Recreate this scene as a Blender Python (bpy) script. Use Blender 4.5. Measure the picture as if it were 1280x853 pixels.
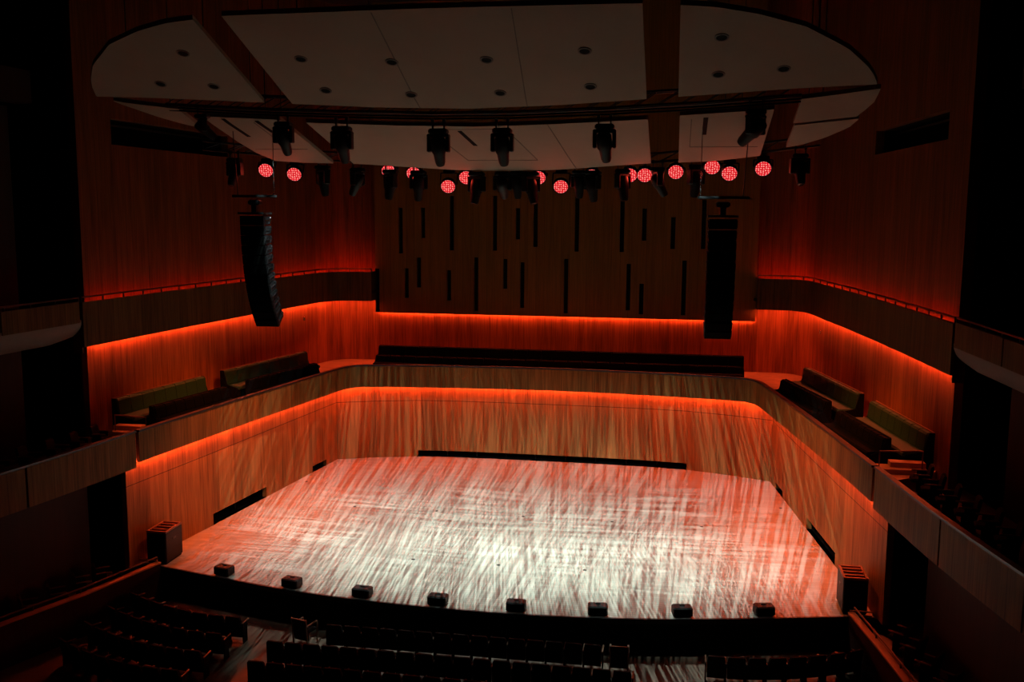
import bpy, math, random
from mathutils import Vector, Matrix, Euler
import bisect
random.seed(7)
D = bpy.data
for o in list(D.objects): D.objects.remove(o)
SC = bpy.context.scene
COL = SC.collection
PI = math.pi

# ------------------------------------------------------------------ camera
CAMP = Vector((4.5024, 0.0, 9.2979))
yaw, pitch, roll, F = math.radians(-9.6899), math.radians(-7.5539), math.radians(0.3684), 1191.918
fw = Vector((math.sin(yaw)*math.cos(pitch), math.cos(yaw)*math.cos(pitch), math.sin(pitch)))
rr = Vector((math.cos(yaw), -math.sin(yaw), 0)); uu = rr.cross(fw)
r2 = rr*math.cos(roll)+uu*math.sin(roll); u2 = -rr*math.sin(roll)+uu*math.cos(roll)
cam = D.cameras.new('camera'); co = D.objects.new('camera', cam); COL.objects.link(co)
m = Matrix((r2, u2, -fw)).transposed().to_4x4(); m.translation = CAMP; co.matrix_world = m
cam.sensor_width = 36; cam.lens = 36*F/1280; cam.clip_start = .1; cam.clip_end = 200
SC.camera = co
# ------------------------------------------------------------------ light levels
SC.view_settings.view_transform = 'Standard'; SC.view_settings.look = 'None'
SC.view_settings.exposure = 0.0; SC.view_settings.gamma = 1
w = D.worlds.new('world'); SC.world = w; w.use_nodes = True
w.node_tree.nodes['Background'].inputs[0].default_value = (1, .8, .7, 1)
w.node_tree.nodes['Background'].inputs[1].default_value = 0.0
LED_STAGE = 105.0     # strip under the stage gallery
LED_UP = 88.0        # strip under the upper gallery
LED_REED = 110.0      # strip under the slotted back wall
LED_TROUGH = 95.0     # strip above the upper gallery
PAR_W = 16.0        # red wash lamps
GOBO_W = 3900.0      # white moving heads
WASH_W = 900.0      # red moving heads
LEDC = (1.0, 0.11, 0.035)

# ------------------------------------------------------------------ materials
def nt(name):
    m = D.materials.new(name); m.use_nodes = True
    t = m.node_tree; b = t.nodes['Principled BSDF']
    return m, t, b
def plain(name, col, rough=.5, metal=0, noise=.15, scale=8, bump=0, spec=.5):
    m, t, b = nt(name)
    tc = t.nodes.new('ShaderNodeTexCoord'); n = t.nodes.new('ShaderNodeTexNoise')
    n.inputs['Scale'].default_value = scale; n.inputs['Detail'].default_value = 4
    t.links.new(tc.outputs['Object'], n.inputs['Vector'])
    r = t.nodes.new('ShaderNodeValToRGB')
    r.color_ramp.elements[0].position = .3; r.color_ramp.elements[1].position = .7
    r.color_ramp.elements[0].color = tuple(c*(1-noise) for c in col)+(1,)
    r.color_ramp.elements[1].color = tuple(min(1, c*(1+noise)) for c in col)+(1,)
    t.links.new(n.outputs['Fac'], r.inputs['Fac']); t.links.new(r.outputs['Color'], b.inputs['Base Color'])
    b.inputs['Roughness'].default_value = rough; b.inputs['Metallic'].default_value = metal
    b.inputs['Specular IOR Level'].default_value = spec
    if bump:
        bp = t.nodes.new('ShaderNodeBump'); bp.inputs['Strength'].default_value = bump; bp.inputs['Distance'].default_value = .01
        t.links.new(n.outputs['Fac'], bp.inputs['Height']); t.links.new(bp.outputs['Normal'], b.inputs['Normal'])
    return m
def math_node(t, op, a, bb=None):
    n = t.nodes.new('ShaderNodeMath'); n.operation = op
    for i, v in enumerate((a, bb)):
        if v is None: continue
        if isinstance(v, (int, float)): n.inputs[i].default_value = v
        else: t.links.new(v, n.inputs[i])
    return n.outputs[0]
def wood(name, col, panel=.62, seam=.008, hseam=None, vary=.25, rough=.6, grain=1.0, spec=.14):
    """veneer with vertical grain; UV = (length along the wall, height) in metres"""
    m, t, b = nt(name); L = t.links
    uv = t.nodes.new('ShaderNodeUVMap'); sp = t.nodes.new('ShaderNodeSeparateXYZ'); L.new(uv.outputs[0], sp.inputs[0])
    u, v = sp.outputs[0], sp.outputs[1]
    cell = math_node(t, 'FLOOR', math_node(t, 'DIVIDE', u, panel))
    wn = t.nodes.new('ShaderNodeTexWhiteNoise'); wn.noise_dimensions = '1D'; L.new(cell, wn.inputs['W'])
    cx = t.nodes.new('ShaderNodeCombineXYZ')
    L.new(math_node(t, 'MULTIPLY', u, 26.0), cx.inputs[0]); L.new(math_node(t, 'MULTIPLY', v, .9), cx.inputs[1]); L.new(math_node(t, 'MULTIPLY', wn.outputs['Value'], 40), cx.inputs[2])
    n1 = t.nodes.new('ShaderNodeTexNoise'); n1.inputs['Scale'].default_value = 1; n1.inputs['Detail'].default_value = 5; n1.inputs['Distortion'].default_value = .25
    L.new(cx.outputs[0], n1.inputs['Vector'])
    cx2 = t.nodes.new('ShaderNodeCombineXYZ')
    L.new(math_node(t, 'MULTIPLY', u, 4.2), cx2.inputs[0]); L.new(math_node(t, 'MULTIPLY', v, .35), cx2.inputs[1]); L.new(math_node(t, 'MULTIPLY', wn.outputs['Value'], 9), cx2.inputs[2])
    n2 = t.nodes.new('ShaderNodeTexNoise'); n2.inputs['Scale'].default_value = 1; n2.inputs['Detail'].default_value = 3; L.new(cx2.outputs[0], n2.inputs['Vector'])
    f = math_node(t, 'ADD', math_node(t, 'MULTIPLY', math_node(t, 'SUBTRACT', n1.outputs['Fac'], .5), 1.5*grain), math_node(t, 'MULTIPLY', math_node(t, 'SUBTRACT', n2.outputs['Fac'], .5), 1.2*grain))
    f = math_node(t, 'ADD', f, math_node(t, 'MULTIPLY', math_node(t, 'SUBTRACT', wn.outputs['Value'], .5), vary))
    f = math_node(t, 'ADD', f, 1.0)
    fr = math_node(t, 'FRACT', math_node(t, 'DIVIDE', u, panel))
    ok = math_node(t, 'GREATER_THAN', fr, seam/panel)
    if hseam is not None:
        dv = math_node(t, 'ABSOLUTE', math_node(t, 'SUBTRACT', v, hseam))
        ok = math_node(t, 'MULTIPLY', ok, math_node(t, 'GREATER_THAN', dv, .012))
    ok = math_node(t, 'MAXIMUM', ok, .35)
    f = math_node(t, 'MULTIPLY', f, ok)
    mx = t.nodes.new('ShaderNodeVectorMath'); mx.operation = 'SCALE'; mx.inputs[0].default_value = col
    L.new(f, mx.inputs['Scale']); L.new(mx.outputs[0], b.inputs['Base Color'])
    b.inputs['Roughness'].default_value = rough; b.inputs['Specular IOR Level'].default_value = spec
    return m
def emis(name, col, s):
    m = D.materials.new(name); m.use_nodes = True; t = m.node_tree
    t.nodes.remove(t.nodes['Principled BSDF'])
    e = t.nodes.new('ShaderNodeEmission'); e.inputs[0].default_value = col+(1,); e.inputs[1].default_value = s
    t.links.new(e.outputs[0], t.nodes['Material Output'].inputs[0]); return m

M = {}
M['wall'] = wood('veneer_stage_wall', (.27, .125, .038), panel=.8, hseam=2.2, vary=.3)
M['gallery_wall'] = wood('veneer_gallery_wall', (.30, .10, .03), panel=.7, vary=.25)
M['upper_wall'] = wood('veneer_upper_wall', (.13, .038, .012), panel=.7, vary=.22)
M['reed'] = wood('veneer_slotted_wall', (.17, .075, .014), panel=.33, seam=.006, vary=.2, grain=.5)
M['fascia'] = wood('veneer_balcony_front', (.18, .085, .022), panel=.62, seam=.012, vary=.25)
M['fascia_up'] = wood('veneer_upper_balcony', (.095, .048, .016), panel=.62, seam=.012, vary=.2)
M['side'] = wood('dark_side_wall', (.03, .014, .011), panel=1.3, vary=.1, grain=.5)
M['plaster'] = plain('reflector_plaster', (.31, .24, .185), .8, noise=.04, scale=1.2, spec=.2)
M['groove'] = plain('reflector_joint', (.12, .09, .07), .8)
M['hull'] = plain('balcony_soffit', (.16, .12, .10), .7, noise=.05)
M['black'] = plain('black_paint', (.006, .006, .007), .5, bump=.25, scale=60, spec=.25)
M['matt'] = plain('matt_black', (.006, .006, .006), .9, spec=.1)
M['metal'] = plain('dark_metal', (.05, .05, .055), .35, metal=.8)
M['rail'] = plain('rail_cap_metal', (.05, .05, .06), .42, metal=.8)
M['steel'] = plain('bright_steel', (.55, .57, .6), .25, metal=1)
M['green'] = plain('green_leather', (.014, .06, .036), .6, noise=.25, scale=20, bump=.2)
M['darkfab'] = plain('black_upholstery', (.003, .003, .003), .9, scale=40, bump=.2, spec=.08)
M['seatfab'] = plain('maroon_seat_fabric', (.012, .006, .005), .9, scale=50, bump=.3, spec=.1)
M['seatwood'] = plain('seat_wood', (.16, .085, .05), .4, scale=18)
M['slab'] = plain('gallery_floor_wood', (.50, .29, .16), .5, scale=3)
M['stallfloor'] = plain('stalls_floor_wood', (.15, .095, .065), .5, scale=3)
M['concrete'] = plain('dark_plaster', (.012, .008, .006), .9)
M['glass'] = plain('lens_glass', (.02, .02, .03), .08, noise=.05)
M['lit_brown'] = plain('orange_lit_brown', (.22, .08, .035), .5)  # orange strip light put into the colour of frames and bench boards
M['led_stage'] = emis('led_stage', LEDC, LED_STAGE)
M['led_up'] = emis('led_up', LEDC, LED_UP)
M['led_reed'] = emis('led_reed', LEDC, LED_REED)
M['led_trough'] = emis('led_trough', (1, .05, .008), LED_TROUGH)
M['pilot'] = emis('indicator_light', (.7, .85, 1), 1.2)

# stage deck: pale boards
m, t, b = nt('stage_boards'); L = t.links
tc = t.nodes.new('ShaderNodeTexCoord'); br = t.nodes.new('ShaderNodeTexBrick')
br.inputs['Scale'].default_value = 1; br.inputs['Brick Width'].default_value = 2.4; br.inputs['Row Height'].default_value = .12
br.inputs['Mortar Size'].default_value = .004; br.inputs['Color1'].default_value = (.48, .43, .37, 1); br.inputs['Color2'].default_value = (.42, .37, .31, 1); br.inputs['Mortar'].default_value = (.2, .13, .1, 1)
L.new(tc.outputs['Object'], br.inputs['Vector'])
mp = t.nodes.new('ShaderNodeMapping'); mp.inputs['Scale'].default_value = (1.5, 22, 1); L.new(tc.outputs['Object'], mp.inputs['Vector'])
n = t.nodes.new('ShaderNodeTexNoise'); n.inputs['Scale'].default_value = 1; n.inputs['Detail'].default_value = 6; L.new(mp.outputs[0], n.inputs['Vector'])
mx = t.nodes.new('ShaderNodeMix'); mx.data_type = 'RGBA'; mx.blend_type = 'MULTIPLY'; mx.inputs['Factor'].default_value = .5
L.new(br.outputs['Color'], mx.inputs['A']); L.new(n.outputs['Color'], mx.inputs['B'])
g = t.nodes.new('ShaderNodeValToRGB'); g.color_ramp.elements[0].color = (.5, .5, .5, 1); g.color_ramp.elements[1].color = (1, 1, 1, 1)
L.new(n.outputs['Fac'], g.inputs['Fac']); L.new(g.outputs[0], mx.inputs['B'])
L.new(mx.outputs['Result'], b.inputs['Base Color']); b.inputs['Roughness'].default_value = .5; b.inputs['Specular IOR Level'].default_value = .25
M['deck'] = m

# red LED lamp face: a plate of small glowing lenses on a black face
m = D.materials.new('red_led_face'); m.use_nodes = True; t = m.node_tree; t.nodes.remove(t.nodes['Principled BSDF']); L = t.links
tc = t.nodes.new('ShaderNodeTexCoord'); vo = t.nodes.new('ShaderNodeTexVoronoi'); vo.inputs['Scale'].default_value = 17; vo.inputs['Randomness'].default_value = .35
L.new(tc.outputs['Object'], vo.inputs['Vector'])
rp = t.nodes.new('ShaderNodeValToRGB'); e = rp.color_ramp.elements
e[0].position = .10; e[0].color = (1.0, .42, .36, 1); e[1].position = .38; e[1].color = (.62, .004, .012, 1)
L.new(vo.outputs['Distance'], rp.inputs['Fac'])
em = t.nodes.new('ShaderNodeEmission'); L.new(rp.outputs[0], em.inputs[0]); em.inputs[1].default_value = 1.2
L.new(em.outputs[0], t.nodes['Material Output'].inputs[0]); M['redled'] = m

# ------------------------------------------------------------------ mesh builder
class MB:
    def __init__(s): s.v = []; s.f = []; s.uv = []; s.mi = []
    def quad(s, pts, uv=None, mi=0):
        k = len(s.v); s.v += [tuple(p) for p in pts]; s.f.append(tuple(range(k, k+len(pts))))
        s.uv.append(uv or [(p[0]+p[1], p[2]) for p in pts]); s.mi.append(mi)
    def box(s, c, d, rot=None, mi=0):
        c = Vector(c); hx, hy, hz = d[0]/2, d[1]/2, d[2]/2
        P = [Vector((x, y, z)) for z in (-hz, hz) for y in (-hy, hy) for x in (-hx, hx)]
        if rot is not None: P = [rot @ p for p in P]
        P = [p+c for p in P]
        for q in ((0, 2, 3, 1), (4, 5, 7, 6), (0, 1, 5, 4), (2, 6, 7, 3), (0, 4, 6, 2), (1, 3, 7, 5)):
            s.quad([P[i] for i in q], mi=mi)
        return s
    def bbox(s, c, d, bev=.02, rot=None):
        """box with chamfered vertical and horizontal edges"""
        hx, hy, hz = [q/2 for q in d]; b = min(bev, hx*.9, hy*.9, hz*.9); c = Vector(c)
        R = rot if rot is not None else Matrix.Identity(3)
        rings = []
        for z, i in ((-hz, b), (-hz+b, 0), (hz-b, 0), (hz, b)):
            X, Y = hx-i, hy-i; e = b if i == 0 else b*.6
            rings.append([R @ Vector(p)+c for p in ((-X+e, -Y, z), (X-e, -Y, z), (X, -Y+e, z), (X, Y-e, z), (X-e, Y, z), (-X+e, Y, z), (-X, Y-e, z), (-X, -Y+e, z))])
        s.loft(rings); return s
    def loft(s, rings, cap=True, mi=0):
        n = len(rings[0])
        for a, b_ in zip(rings, rings[1:]):
            for i in range(n):
                j = (i+1) % n; s.quad([a[i], a[j], b_[j], b_[i]], mi=mi)
        if cap: s.quad(list(reversed(rings[0])), mi=mi); s.quad(rings[-1], mi=mi)
        return s
    def tube(s, a, b_, r, r1=None, n=10, cap=True):
        a, b_ = Vector(a), Vector(b_); r1 = r if r1 is None else r1
        d = (b_-a).normalized(); x = d.orthogonal().normalized(); y = d.cross(x)
        ring = lambda p, q: [p+(x*math.cos(2*PI*i/n)+y*math.sin(2*PI*i/n))*q for i in range(n)]
        return s.loft([ring(a, r), ring(b_, r1)], cap)
    def lathe(s, o, d, prof, n=20):
        """prof: list of (distance along d, radius)"""
        o, d = Vector(o), Vector(d).normalized(); x = d.orthogonal().normalized(); y = d.cross(x)
        return s.loft([[o+d*h+(x*math.cos(2*PI*i/n)+y*math.sin(2*PI*i/n))*q for i in range(n)] for h, q in prof])
    def build(s, name, mats, parent=None, smooth=False, loc=None):
        me = D.meshes.new(name)
        off = Vector(loc) if loc is not None else (parent_loc(parent) if parent else Vector((0, 0, 0)))
        me.from_pydata([tuple(Vector(v)-off) for v in s.v], [], s.f)
        ul = me.uv_layers.new(name='UVMap')
        k = 0
        for u in s.uv:
            for p in u: ul.data[k].uv = p; k += 1
        if not isinstance(mats, (list, tuple)): mats = [mats]
        for mm in mats: me.materials.append(mm)
        for p, i in zip(me.polygons, s.mi): p.material_index = i; p.use_smooth = smooth
        # merge duplicate verts
        import bmesh
        bm = bmesh.new(); bm.from_mesh(me); bmesh.ops.remove_doubles(bm, verts=bm.verts, dist=1e-5)
        bmesh.ops.recalc_face_normals(bm, faces=bm.faces); bm.to_mesh(me); bm.free()
        if smooth:
            try: me.set_sharp_from_angle(angle=math.radians(40))
            except Exception: pass
        o = D.objects.new(name, me); COL.objects.link(o)
        if parent: o.parent = parent
        else: o.location = off
        WLOC[o.name] = off
        return o
WLOC = {}
def parent_loc(p): return WLOC.get(p.name, Vector(p.location))
def thing(name, label, cat, loc=(0, 0, 0), group=None):
    o = D.objects.new(name, None); COL.objects.link(o); o.location = loc; o.empty_display_size = .2
    o['label'] = label; o['category'] = cat
    if group: o['group'] = group
    WLOC[o.name] = Vector(loc); return o
def tag(o, label, cat, group=None):
    o['label'] = label; o['category'] = cat
    if group: o['group'] = group
    return o
def struct(o): o['kind'] = 'structure'; return o
def dup(root, loc, rz=None, label=None):
    r = root.copy(); COL.objects.link(r); r.location = loc
    if rz is not None: r.rotation_euler = (0, 0, rz)
    if label: r['label'] = label
    for ch in list(root.children):
        c = ch.copy(); COL.objects.link(c); c.parent = r
        for gch in ch.children:
            d = gch.copy(); COL.objects.link(d); d.parent = c
    return r

def interp(x, xs, ys):
    if x <= xs[0]: return ys[0]
    if x >= xs[-1]: return ys[-1]
    i = bisect.bisect_right(xs, x)-1; return ys[i]+(ys[i+1]-ys[i])*(x-xs[i])/(xs[i+1]-xs[i])
def smoothline(pts, it=3):
    for _ in range(it):
        q = [pts[0]]
        for a, b_ in zip(pts, pts[1:]):
            q += [(a[0]*.75+b_[0]*.25, a[1]*.75+b_[1]*.25), (a[0]*.25+b_[0]*.75, a[1]*.25+b_[1]*.75)]
        q.append(pts[-1]); pts = q
    return pts
def offset(pts, d):
    """offset polyline to its left by d"""
    out = []
    for i, p in enumerate(pts):
        a = pts[max(i-1, 0)]; b_ = pts[min(i+1, len(pts)-1)]
        v1 = Vector((p[0]-a[0], p[1]-a[1])); v2 = Vector((b_[0]-p[0], b_[1]-p[1]))
        if v1.length < 1e-9: v1 = v2
        if v2.length < 1e-9: v2 = v1
        n1 = Vector((-v1.y, v1.x)).normalized(); n2 = Vector((-v2.y, v2.x)).normalized()
        n_ = (n1+n2).normalized(); k = 1/max(.5, n_.dot(n1))
        out.append((p[0]+n_.x*d*k, p[1]+n_.y*d*k))
    return out
def arcs(pts):
    s = [0.0]
    for a, b_ in zip(pts, pts[1:]): s.append(s[-1]+math.hypot(b_[0]-a[0], b_[1]-a[1]))
    return s
def sub(pts, s0, s1):
    S = arcs(pts); P = lambda s: (interp(s, S, [p[0] for p in pts]), interp(s, S, [p[1] for p in pts]))
    return [P(s0)]+[p for p, s in zip(pts, S) if s0+1e-4 < s < s1-1e-4]+[P(s1)]
def sheet(mb, pts, z0, z1, thick, holes=(), uoff=0.0, zf=None):
    """upright slab along a plan polyline, thickness to the left of it, with rectangular holes (s0,s1,za,zb)"""
    S = arcs(pts); back = offset(pts, thick)
    ss = sorted(set([round(s, 4) for s in S]+[round(h[i], 4) for h in holes for i in (0, 1)]))
    zz = sorted(set([z0, z1]+[h[i] for h in holes for i in (2, 3)]))
    ss = [s for s in ss if S[0]-1e-3 <= s <= S[-1]+1e-3]
    fx = [p[0] for p in pts]; fy = [p[1] for p in pts]; bx = [p[0] for p in back]; by = [p[1] for p in back]
    Fp = lambda s, z: (interp(s, S, fx), interp(s, S, fy), z)
    Bp = lambda s, z: (interp(s, S, bx), interp(s, S, by), z)
    def solid(i, j):
        if i < 0 or j < 0 or i >= len(ss)-1 or j >= len(zz)-1: return False
        cs, cz = (ss[i]+ss[i+1])/2, (zz[j]+zz[j+1])/2
        return not any(h[0] < cs < h[1] and h[2] < cz < h[3] for h in holes)
    for i in range(len(ss)-1):
        for j in range(len(zz)-1):
            if not solid(i, j): continue
            a, b_, c, d = ss[i], ss[i+1], zz[j], zz[j+1]
            uv = [(a+uoff, c), (b_+uoff, c), (b_+uoff, d), (a+uoff, d)]
            mb.quad([Fp(a, c), Fp(b_, c), Fp(b_, d), Fp(a, d)], uv)
            mb.quad([Bp(b_, c), Bp(a, c), Bp(a, d), Bp(b_, d)], [uv[1], uv[0], uv[3], uv[2]])
            if not solid(i-1, j): mb.quad([Bp(a, c), Fp(a, c), Fp(a, d), Bp(a, d)], uv)
            if not solid(i+1, j): mb.quad([Fp(b_, c), Bp(b_, c), Bp(b_, d), Fp(b_, d)], uv)
            if not solid(i, j-1): mb.quad([Bp(a, c), Bp(b_, c), Fp(b_, c), Fp(a, c)], uv)
            if not solid(i, j+1): mb.quad([Fp(a, d), Fp(b_, d), Bp(b_, d), Bp(a, d)], uv)
    return mb
def ribbon(mb, pts, z, wd, ht):
    """bar of rectangular section swept along plan polyline, centred on it"""
    a = offset(pts, wd/2); b_ = offset(pts, -wd/2)
    mb.loft([[(p[0], p[1], z-ht/2), (q[0], q[1], z-ht/2), (q[0], q[1], z+ht/2), (p[0], p[1], z+ht/2)] for p, q in zip(a, b_)])
    return mb
def slab(mb, inner, outer, z0, z1):
    n = max(len(inner), len(outer))
    def res(p):
        S = arcs(p); return [(interp(S[-1]*i/n, S, [q[0] for q in p]), interp(S[-1]*i/n, S, [q[1] for q in p])) for i in range(n+1)]
    a, b_ = res(inner), res(outer)
    mb.loft([[(p[0], p[1], z0), (q[0], q[1], z0), (q[0], q[1], z1), (p[0], p[1], z1)] for p, q in zip(a, b_)])
    return mb
mirror = lambda pts: [(-x, y) for x, y in reversed(pts)]

# ------------------------------------------------------------------ plan curves (left to right, so "left of the line" = away from the stage)
back_half = [(0, 35.08), (2, 35.07), (3.6, 35.02), (5.05, 34.88), (6.6, 34.42), (8.0, 33.85)]
side_r = [(8.0, 33.85), (8.59, 28.8), (8.95, 25.7), (9.42, 22.05)]
LOWB = [(-x, y) for x, y in reversed(back_half)][:-1]+back_half
UPW_r = [(8.75, 37.6), (9.25, 37.2), (9.75, 34.9), (10.25, 29.9), (10.62, 25.4), (10.84, 22.8)]       # upper wall behind the galleries
UPW_rs = smoothline([(7.4, 37.6), (8.9, 37.6), (9.5, 36.8), (9.85, 33.9), (10.25, 29.9), (10.62, 25.4), (10.84, 22.8)], 3)
RAIL_r = smoothline([(0, 34.3), (3, 34.15), (6.5, 33.75), (7.35, 33.35), (7.62, 31.6), (8.4, 26.7), (9.03, 22.1)], 3)
RAIL_r = [(0, 34.3)]+[p for p in RAIL_r if p[0] > 0]
RAILC = [(-x, y) for x, y in reversed(RAIL_r)][:-1]+RAIL_r
UPF_r = smoothline([(7.56, 36.86), (8.75, 36.84), (9.32, 36.2), (9.55, 33.9), (10.02, 29.9), (10.38, 25.6), (10.6, 22.35)], 3)

# ------------------------------------------------------------------ setting: lower stage walls
vents = []
def wallobj(name, pts, z0, z1, mat, holes=(), thick=.15, uoff=0):
    return struct(sheet(MB(), pts, z0, z1, thick, holes, uoff).build(name, mat, loc=(pts[0][0], pts[0][1], z0)))
S_ = arcs(LOWB); cx0 = S_[-1]/2
bh = (cx0-5.12, cx0+5.12, 0.0, .24)
wallobj('wall_back', LOWB, -.02, 3.0, M['wall'], [bh])
SR = arcs(side_r)
def at_y(pts, y):
    S = arcs(pts); ys = [p[1] for p in pts]
    for i in range(len(pts)-1):
        if min(ys[i], ys[i+1]) <= y <= max(ys[i], ys[i+1]): return S[i]+(S[i+1]-S[i])*(y-ys[i])/(ys[i+1]-ys[i])
hr = [(at_y(side_r, 32.95), at_y(side_r, 31.9), 0.0, .22), (at_y(side_r, 28.75), at_y(side_r, 25.75), 0.0, .34)]
wallobj('wall_right', side_r, -.02, 3.0, M['wall'], hr, uoff=3.3)
side_l = mirror(side_r); TL = arcs(side_l)[-1]
hl = [(TL-h[1], TL-h[0], h[2], h[3]) for h in hr]
wallobj('wall_left', side_l, -.02, 3.0, M['wall'], hl, uoff=11.1)
def vent(pts, h, label, deep=.55):
    seg = offset(sub(pts, h[0]+.005, h[1]-.005), .15)
    root = thing('floor_vent', label, 'vent', (seg[0][0], seg[0][1], 0))
    ib = offset(seg, deep)
    mb = MB(); sheet(mb, ib, 0.0, h[3], .03); mb.build('back_plate', M['matt'], root)
    mb = MB(); slab(mb, seg, ib, h[3], h[3]+.03); mb.build('top_plate', M['matt'], root)
    slab(MB(), offset(seg, -.15), ib, -.03, 0.0).build('bottom_plate', M['black'], root)
    # dividers every 1.0 m, black ribs
    S = arcs(seg); k = max(2, int(S[-1]/1.05))
    for i in range(k+1):
        s = max(.02, min(S[-1]-.02, S[-1]*i/k)); a = (interp(s, S, [p[0] for p in seg]), interp(s, S, [p[1] for p in seg])); b_ = (interp(s, S, [p[0] for p in ib]), interp(s, S, [p[1] for p in ib]))
        d = Vector((b_[0]-a[0], b_[1]-a[1], 0)); r = Matrix.Rotation(math.atan2(d.y, d.x), 3, 'Z')
        MB().box((a[0]+d.x*.55, a[1]+d.y*.55, h[3]/2), (d.length*.85, .03, h[3]*.98), r).build('divider', M['black'], root)
vent(LOWB, bh, 'long black low slot along the foot of the curved back wall of the stage')
vent(side_r, hr[0], 'short black low slot at the foot of the right stage wall near the back corner')
vent(side_r, hr[1], 'longer black low slot at the foot of the right stage wall beside the black cabinet')
vent(side_l, hl[0], 'longer black low slot at the foot of the left stage wall halfway back')
vent(side_l, hl[1], 'short black low slot at the foot of the left stage wall near the back corner')

# ------------------------------------------------------------------ setting: walls of the upper levels
gw = [(-x, y) for x, y in reversed(UPW_rs)]+UPW_rs
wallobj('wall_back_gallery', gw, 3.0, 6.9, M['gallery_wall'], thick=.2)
# upper side walls with a lighting port each
upr = UPW_rs
ua, ub = at_y(upr, 30.1), at_y(upr, 24.2)
upl = mirror(upr); TLu = arcs(upl)[-1]
PORT = (11.12, 11.82)
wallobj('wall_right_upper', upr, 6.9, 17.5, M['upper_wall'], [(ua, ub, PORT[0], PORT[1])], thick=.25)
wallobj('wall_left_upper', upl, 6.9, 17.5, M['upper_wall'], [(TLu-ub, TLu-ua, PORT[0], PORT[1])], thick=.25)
def port(pts, s0, s1, label):
    seg = offset(sub(pts, s0, s1), .25)
    ib = offset(seg, .7)
    root = thing('lighting_port', label, 'opening', (seg[0][0], seg[0][1], PORT[0]))
    sheet(MB(), ib, PORT[0], PORT[1], .03).build('back_plate', M['matt'], root)
    slab(MB(), seg, ib, PORT[1], PORT[1]+.03).build('top_plate', M['matt'], root)
    slab(MB(), seg, ib, PORT[0]-.03, PORT[0]).build('bottom_plate', M['matt'], root)
    ribbon(MB(), offset(seg, .25), PORT[1]-.12, .05, .05).build('pipe', M['metal'], root)
    return seg
segR = port(upr, ua, ub, 'long black lighting slot high in the right side wall beside the ceiling reflector')
segL = port(upl, TLu-ub, TLu-ua, 'long black lighting slot high in the left side wall beside the ceiling reflector')
# slotted back wall
RY = 37.3
X0, X1 = -7.53, 7.56
T = [(-6.44, 9.54, 7.71), (-5.51, 9.55, 8.34), (-4.33, 10.02, 7.86), (-2.58, 10.03, 7.87), (-1.66, 9.55, 8.33), (-0.96, 10.03, 8.04), (0.67, 10.01, 7.88), (2.42, 10.01, 7.88), (3.27, 9.56, 8.33), (4.37, 9.24, 8.02), (5.52, 9.9, 8.03)]
Bt = [(-7.44, 7.09, 5.3), (-6.21, 7.12, 5.91), (-5.69, 7.56, 6.35), (-4.45, 7.07, 5.85), (-3.34, 7.6, 5.44), (-2.16, 7.55, 6.36), (-1.47, 7.43, 5.61), (0.27, 7.59, 5.43), (2.71, 7.43, 5.61), (3.22, 6.67, 5.46), (4.84, 7.59, 5.46)]
holes = []
for x, zt, zb in T+Bt:
    holes.append((x-.085-X0, x+.085-X0, round(zb, 2)+(.0 if zb > 5.35 else .02), round(zt, 2)))
RSEAM = 7.66
mbw = sheet(MB(), [(X0, RY), (X1, RY)], 5.3, 17.5, .15, holes)
rw = struct(mbw.build('wall_back_upper', M['reed'], loc=(X0, RY, 5.3)))
for x, zt, zb in T+Bt:
    MB().box((x, RY+.165, (zt+zb)/2), (.19, .02, zt-zb+.04)).build('slot', M['matt'], rw)
# ledge closing the top of the gap behind
sheet(MB(), [(X0, RY+.14), (X1, RY+.14)], 5.55, 5.6, .15).build('packer', M['matt'], rw)

# outer enclosure
def boxwall(name, c, d, mat): return struct(MB().box(c, d).build(name, mat, loc=c))
boxwall('ceiling', (0, 17, 17.7), (36, 46, .4), M['concrete'])
boxwall('floor', (0, 17, -1.05), (36, 46, .3), M['stallfloor'])
boxwall('wall_left_outer', (-16, 17, 8), (.3, 46, 19), M['concrete'])
boxwall('wall_right_outer', (16, 17, 8), (.3, 46, 19), M['concrete'])
boxwall('wall_rear', (0, -5, 8), (32, .3, 19), M['concrete'])
boxwall('wall_back_outer', (0, 39.5, 8), (32, .3, 19), M['concrete'])
for sx, nm in ((-1, 'left'), (1, 'right')):
    P = [(sx*10.2, 21.55), (sx*10.55, 19), (sx*11.3, 14)]
    if sx > 0: pass
    else: P = P[::-1]
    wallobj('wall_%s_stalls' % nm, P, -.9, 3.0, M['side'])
    P = [(sx*11.5, 21.1), (sx*11.8, 18), (sx*12.3, 13)]
    if sx < 0: P = P[::-1]
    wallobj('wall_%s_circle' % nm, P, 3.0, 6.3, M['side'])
    P = [(sx*12, 21.8), (sx*12.3, 18), (sx*12.8, 12)]
    if sx < 0: P = P[::-1]
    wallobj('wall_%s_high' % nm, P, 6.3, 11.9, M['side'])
    P = [(sx*11.6, 22.2), (sx*11.9, 18), (sx*12.4, 12)]
    if sx < 0: P = P[::-1]
    struct(sheet(MB(), P, 12.0, 12.8, .5).build('trim_%d' % (1 if sx < 0 else 2), M['side'], loc=(P[0][0], P[0][1], 12)))
    # black return closing the stage side of the doorways
    boxwall('wall_%s_return' % nm, (sx*13.5, 22.95, 8), (5.0, .2, 18.4), M['matt'])

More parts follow.
